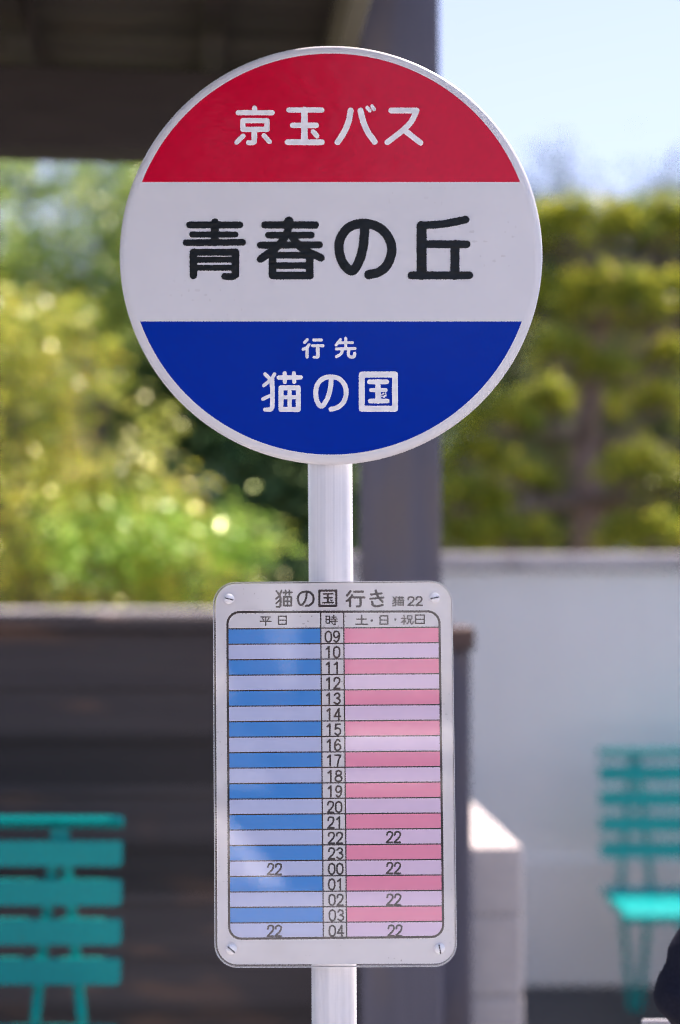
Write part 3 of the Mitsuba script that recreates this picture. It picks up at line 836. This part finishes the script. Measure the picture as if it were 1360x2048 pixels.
# the clipped pine with its pads of needles, behind the plaster wall
rng = np.random.default_rng(21)
pine = thing('clipped_pine', 'cloud clipped pine with a forked brown trunk and layered yellow green pads behind the wall', 'tree')
PYD = 7.0
pads = [(1180, 455, 7.0, 130, 56), (1310, 450, 7.1, 120, 58), (1090, 470, 7.1, 80, 50), (1430, 460, 7.2, 110, 58),
        (1225, 592, 6.8, 120, 58), (1110, 605, 7.0, 80, 46), (1335, 610, 6.9, 100, 56), (1440, 610, 7.0, 100, 60),
        (1120, 706, 6.7, 46, 32), (1205, 742, 6.75, 56, 26), (1320, 715, 7.1, 70, 30), (1000, 838, 6.7, 76, 36), (1095, 800, 7.1, 56, 26), (1300, 806, 7.1, 76, 30),
        (945, 915, 6.7, 76, 30), (1285, 938, 6.5, 78, 38), (1350, 962, 6.7, 70, 36), (935, 1000, 6.5, 76, 34), (1045, 965, 6.9, 62, 26), (1030, 1072, 6.4, 86, 30), (1282, 1068, 6.4, 84, 36),
        (915, 1085, 6.6, 66, 32), (1365, 1080, 6.6, 76, 34), (1450, 850, 7.0, 90, 46), (1450, 1010, 6.8, 100, 40)]
trunk = [at(1175, 1200, PYD), at(1180, 1000, PYD), at(1168, 880, PYD), at(1188, 760, PYD), at(1200, 640, PYD), at(1220, 520, PYD)]
trunk = [np.array([trunk[0][0] - 0.03, PYD, -0.05])] + trunk
obj('trunk', tube(trunk, [0.115, 0.095, 0.080, 0.070, 0.060, 0.048, 0.03], 12), 'pine_bark', pine, smooth=60)
for (px, py, y, rx, rz) in pads:
    e = ell(px, py + rz * 0.55, y, rx * 1.0, rz * 1.55, rx * y / FOC * 0.75)
    c, r = np.asarray(e[0]), e[1]
    zz = np.array([q[2] for q in trunk])
    s = int(np.argmin(np.abs(zz - (c[2] - 0.14)))); a = trunk[max(1, s)]
    hub = c - (0, 0, 0.015)
    twigs = [tube([a, (a + hub) / 2 + rng.normal(size=3) * 0.03 - (0, 0, 0.02), hub], [0.034, 0.026, 0.016], 7)]
    for k in range(9):
        th_ = 2 * math.pi * (k + rng.uniform(-.3, .3)) / 9
        q = c + np.array([math.cos(th_) * r[0] * 0.85, math.sin(th_) * r[1] * 0.85, r[2] * rng.uniform(0.02, 0.25)])
        twigs.append(tube([hub, (hub + q) / 2 + rng.normal(size=3) * 0.015, q], [0.014, 0.010, 0.004], 5))
    obj('branch', cat(twigs), 'bark', pine, smooth=60)
    leafy('needle_pad', crown([e], int(230 + 980 * rx * rz / 10000), 0.058, 0.44, rng, PIN, clump=0.030, per=12, shell=0.72, up=0.5, seed=31, dome=True, face=(0.45, 0.75, 0.55)), 'needle', pine, False)
plant('broadleaf_shrub', 'dusty green shrub with brown twigs growing below the clipped pine', 'shrub', (1.9, 8.3, 0.0),
      [ell(1000, 960, 8.3, 150, 180), ell(1200, 900, 8.5, 200, 220), ell(1380, 880, 8.4, 160, 230), ell(1060, 740, 8.6, 130, 90), ell(1280, 720, 8.6, 180, 110)],
      9000, 0.06, 0.5, [(0.05, 0.085, 0.035), (0.08, 0.10, 0.04), (0.11, 0.085, 0.05), (0.22, 0.28, 0.10)], 22, 0.05, clump=0.09, gap=0.22, bsdf='dull_leaf')
plant('hedge_tree', 'dark green tree closing the view behind the clipped pine', 'tree', (4.0, 13.0, 0.0),
      [ell(1180, 500, 12.6, 170, 90), ell(1380, 500, 12.6, 160, 90), ell(1090, 640, 12.8, 130, 130), ell(980, 900, 13, 230, 300), ell(1200, 900, 13.4, 260, 330), ell(1420, 880, 13, 260, 340), ell(1120, 560, 13.5, 120, 130), ell(1330, 560, 13.5, 150, 130)],
      24000, 0.13, 0.6, [(0.06, 0.10, 0.045), (0.085, 0.125, 0.05), (0.11, 0.13, 0.065)], 23, 0.15, clump=0.14, gap=0.0, bsdf='dull_leaf')
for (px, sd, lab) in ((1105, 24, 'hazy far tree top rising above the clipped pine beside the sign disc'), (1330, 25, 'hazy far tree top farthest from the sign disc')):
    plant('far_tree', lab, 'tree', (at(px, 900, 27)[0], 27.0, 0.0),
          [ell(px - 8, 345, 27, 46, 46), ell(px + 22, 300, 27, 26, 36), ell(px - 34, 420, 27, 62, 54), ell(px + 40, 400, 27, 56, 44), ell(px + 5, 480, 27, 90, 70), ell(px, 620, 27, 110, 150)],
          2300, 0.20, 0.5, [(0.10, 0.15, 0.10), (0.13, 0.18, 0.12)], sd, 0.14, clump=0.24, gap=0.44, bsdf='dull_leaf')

# ------------------------------------------------------------------ across the road, behind the camera: what the glossy sign mirrors
for i, (x, h) in enumerate(((-11.5, 7.5), (-7.6, 8.2), (-4.2, 9.6), (-1.2, 6.4), (1.4, 5.6), (4.2, 6.6), (7.8, 7.6), (11.6, 7.0))):
    plant('roadside_tree', 'leafy green tree in the row across the road, facing the bus stop', 'tree', (x, -19.5, 0.1),
          [((x, -19.5, h * 0.66), (2.2, 1.6, h * 0.34)), ((x + 1.1, -19.2, h * 0.5), (1.5, 1.3, 1.5)), ((x - 1.2, -19.7, h * 0.45), (1.5, 1.3, 1.4))], 2600, 0.2, 0.6, ROAD, 50 + i, 0.16, clump=0.2, shell=0.2,
          bsdf='dull_leaf', group='trees across the road')
plant('pavement_tree', 'dark leafy tree with a leaning trunk at the near kerb, facing the sign', 'tree', (-0.20, -5.2, 0.0),
      [((-1.35, -5.0, 4.35), (1.5, 1.3, 1.15)), ((-2.2, -5.2, 3.7), (1.2, 1.2, 1.0)), ((-0.75, -5.2, 5.0), (1.0, 1.0, 0.8))], 5000, 0.11, 0.6, ROAD, 61, 0.19, clump=0.13, shell=0.2, bsdf='dull_leaf')
far_wall = thing('roadside_wall', 'long low cream wall across the road from the bus stop', 'wall')
obj('render_face', cbox(-22, 22, -17.5, -17.3, 0.0, 1.55, 0.01), 'plaster', far_wall)
obj('coping', cbox(-22, 22, -17.56, -17.24, 1.552, 1.62, 0.01), 'coping_stone', far_wall)

# ------------------------------------------------------------------ person at the edge of the picture, in dark navy, one elbow out
def ball(c, r, seg=16):
    return m3.Manifold.sphere(r, seg).translate([float(a) for a in c])


def bone(a, ra, b, rb):
    return m3.Manifold.batch_hull([ball(a, ra), ball(b, rb)])


def skinmesh(bones, edge, it=10):
    s = bones[0]
    for b in bones[1:]:
        s = s + b
    s = s.refine_to_length(edge)
    m = s.to_mesh()
    t = trimesh.Trimesh(np.array(m.vert_properties[:, :3]), np.array(m.tri_verts))
    trimesh.smoothing.filter_taubin(t, iterations=it)
    return t


person = thing('person', 'person in dark navy clothes at the picture edge with one bent elbow showing', 'person')
A = np.array
ELB = at(1374, 1985, 2.04)                               # centre of the elbow
ox, oy = ELB[0] + 0.285, 2.04                             # the body's axis
SH = A([ox - 0.145, oy + 0.03, ELB[2] + 0.27])
J = {'neck': A([ox, oy, SH[2] + 0.075]), 'chest': A([ox, oy, SH[2] - 0.10]), 'waist': A([ox, oy - 0.01, ELB[2] - 0.02]), 'hip': A([ox, oy, ELB[2] - 0.13]),
     'sh2': A([ox + 0.155, oy + 0.03, SH[2]]), 'el2': A([ox + 0.27, oy - 0.01, ELB[2]]), 'wr2': A([ox + 0.10, oy + 0.15, ELB[2] - 0.17]),
     'wr': A([ox - 0.15, oy + 0.14, ELB[2] - 0.18])}
body = [bone(J['chest'] + (-.06, 0, 0), .095, J['chest'] + (.06, 0, 0), .095), bone(J['chest'] + (-.06, 0, 0), .09, J['waist'] + (-.045, 0, 0), .085), bone(J['chest'] + (.06, 0, 0), .09, J['waist'] + (.045, 0, 0), .085),
        m3.Manifold.batch_hull([ball(J['waist'] + (-.045, 0, 0), .085), ball(J['waist'] + (.045, 0, 0), .085), ball(J['hip'] + (-.06, 0, 0), .098), ball(J['hip'] + (.06, 0, 0), .098)]),
        m3.Manifold.batch_hull([ball(SH, .052), ball(J['sh2'], .052), ball(J['neck'] - (0, 0, .03), .05), ball(J['chest'], .09)]),
        bone(SH, .056, ELB + (0.012, 0, 0.02), .047), bone(ELB, .047, J['wr'], .036), bone(J['sh2'], .056, J['el2'], .046), bone(J['el2'], .046, J['wr2'], .036)]
for s in (-1, 1):
    hip, knee, ank = J['hip'] + (s * .065, 0, -.03), A([ox + s * .075, oy + .015, ELB[2] * 0.47]), A([ox + s * .08, oy, 0.09])
    body += [bone(hip, .088, knee, .062), bone(knee, .062, ank, .050)]
suit = skinmesh(body, 0.012, 12)
v = suit.vertices
n_ = suit.vertex_normals
dist = np.linalg.norm(v - ELB, axis=1)
fold = (meshkit.fbm(np.c_[v[:, 0] * 14, v[:, 1] * 14, v[:, 2] * 34 + v[:, 0] * 26], 3, 4) - 0.5) * 0.014 + (meshkit.fbm(v * 40, 2, 9) - 0.5) * 0.005
suit.vertices = v + n_ * fold[:, None]
suit_key = obj('navy_suit', suit, 'navy_cloth', person, smooth=True)
hd = J['neck'] + (0, .015, .155)
head = skinmesh([m3.Manifold.batch_hull([ball(hd + (0, -.012, .035), .082), ball(hd + (0, .012, -.025), .062), ball(hd + (0, .035, -.075), .028)]), bone(J['neck'] - (0, 0, .05), .047, hd + (0, -.01, -.03), .045),
                 m3.Manifold.batch_hull([ball(hd + (0, .078, .012), .008), ball(hd + (0, .093, -.018), .012), ball(hd + (0, .07, -.022), .016)]),
                 bone(hd + (-.076, -.005, .012), .016, hd + (-.074, -.008, -.018), .010), bone(hd + (.076, -.005, .012), .016, hd + (.074, -.008, -.018), .010)], 0.008, 6)
head_key = obj('head', head, 'skin', person, smooth=True)
obj('hair', skinmesh([m3.Manifold.batch_hull([ball(hd + (0, -.025, .05), .087), ball(hd + (0, -.035, -.03), .070)]), bone(hd + (-.05, .04, .08), .03, hd + (.05, .04, .08), .03), bone(hd + (-.072, .0, .04), .02, hd + (-.07, -.01, -.04), .018),
                      bone(hd + (.072, .0, .04), .02, hd + (.07, -.01, -.04), .018)], 0.01, 8), 'hair', head_key, smooth=True)
for s in (-1, 1):
    obj('eye', cat([trimesh.creation.icosphere(2, 0.009)]).apply_translation(hd + (s * .030, .074, .004)), 'hair', head_key, smooth=True)
obj('mouth', skinmesh([bone(hd + (-.018, .066, -.052), .005, hd + (.018, .066, -.052), .005)], 0.004, 3), 'skin', head_key, smooth=True)
LEAF = A([ox - 0.02, oy + 0.27, ELB[2] - 0.065])
for s, w in ((-1, J['wr']), (1, J['wr2'])):
    palm = w + (-s * .015, .055, .0)
    hb = [bone(w, .024, palm, .026), bone(palm + (-.018, 0, 0), .016, palm + (.018, 0, 0), .016)]
    for k, ln in zip((-1.5, -.5, .5, 1.5), (.052, .064, .060, .046)):
        r0 = palm + (k * .016, .018, .002)
        r1 = r0 + (0, ln * .6, -.010); r2 = r1 + (-s * .004, ln * .45, -.018)
        hb += [bone(palm, .012, r0, .0095), bone(r0, .0092, r1, .0085), bone(r1, .0085, r2, .0072)]
    t0 = palm + (-s * .026, -.01, .012)
    hb += [bone(palm, .014, t0, .012), bone(t0, .0115, t0 + (-s * .014, .034, .010), .0095), bone(t0 + (-s * .014, .034, .010), .0095, t0 + (-s * .008, .062, .008), .008)]
    obj('hand', skinmesh(hb, 0.004, 6), 'skin', person, smooth=True)
    ank = A([ox + s * .08, oy, 0.05])
    obj('shoe', skinmesh([m3.Manifold.batch_hull([ball(ank + (0, -.03, 0), .042), ball(ank + (0, .15, -.012), .034), ball(ank + (0, .06, .02), .042)])], 0.012, 5), 'shoe', person, smooth=True)
# a folded white leaflet held flat in both hands
leaflet = thing('white_leaflet', 'white leaflet whose corner shows beside the navy sleeve', 'leaflet')
lf = at(1284, 2039, oy + 0.24)
obj('page', rot(cbox(lf[0], ox + 0.10, oy + 0.238, oy + 0.244, lf[2] - 0.16, lf[2], 0.0015), 0, (ox, oy + .3, 0)), 'paper', leaflet)
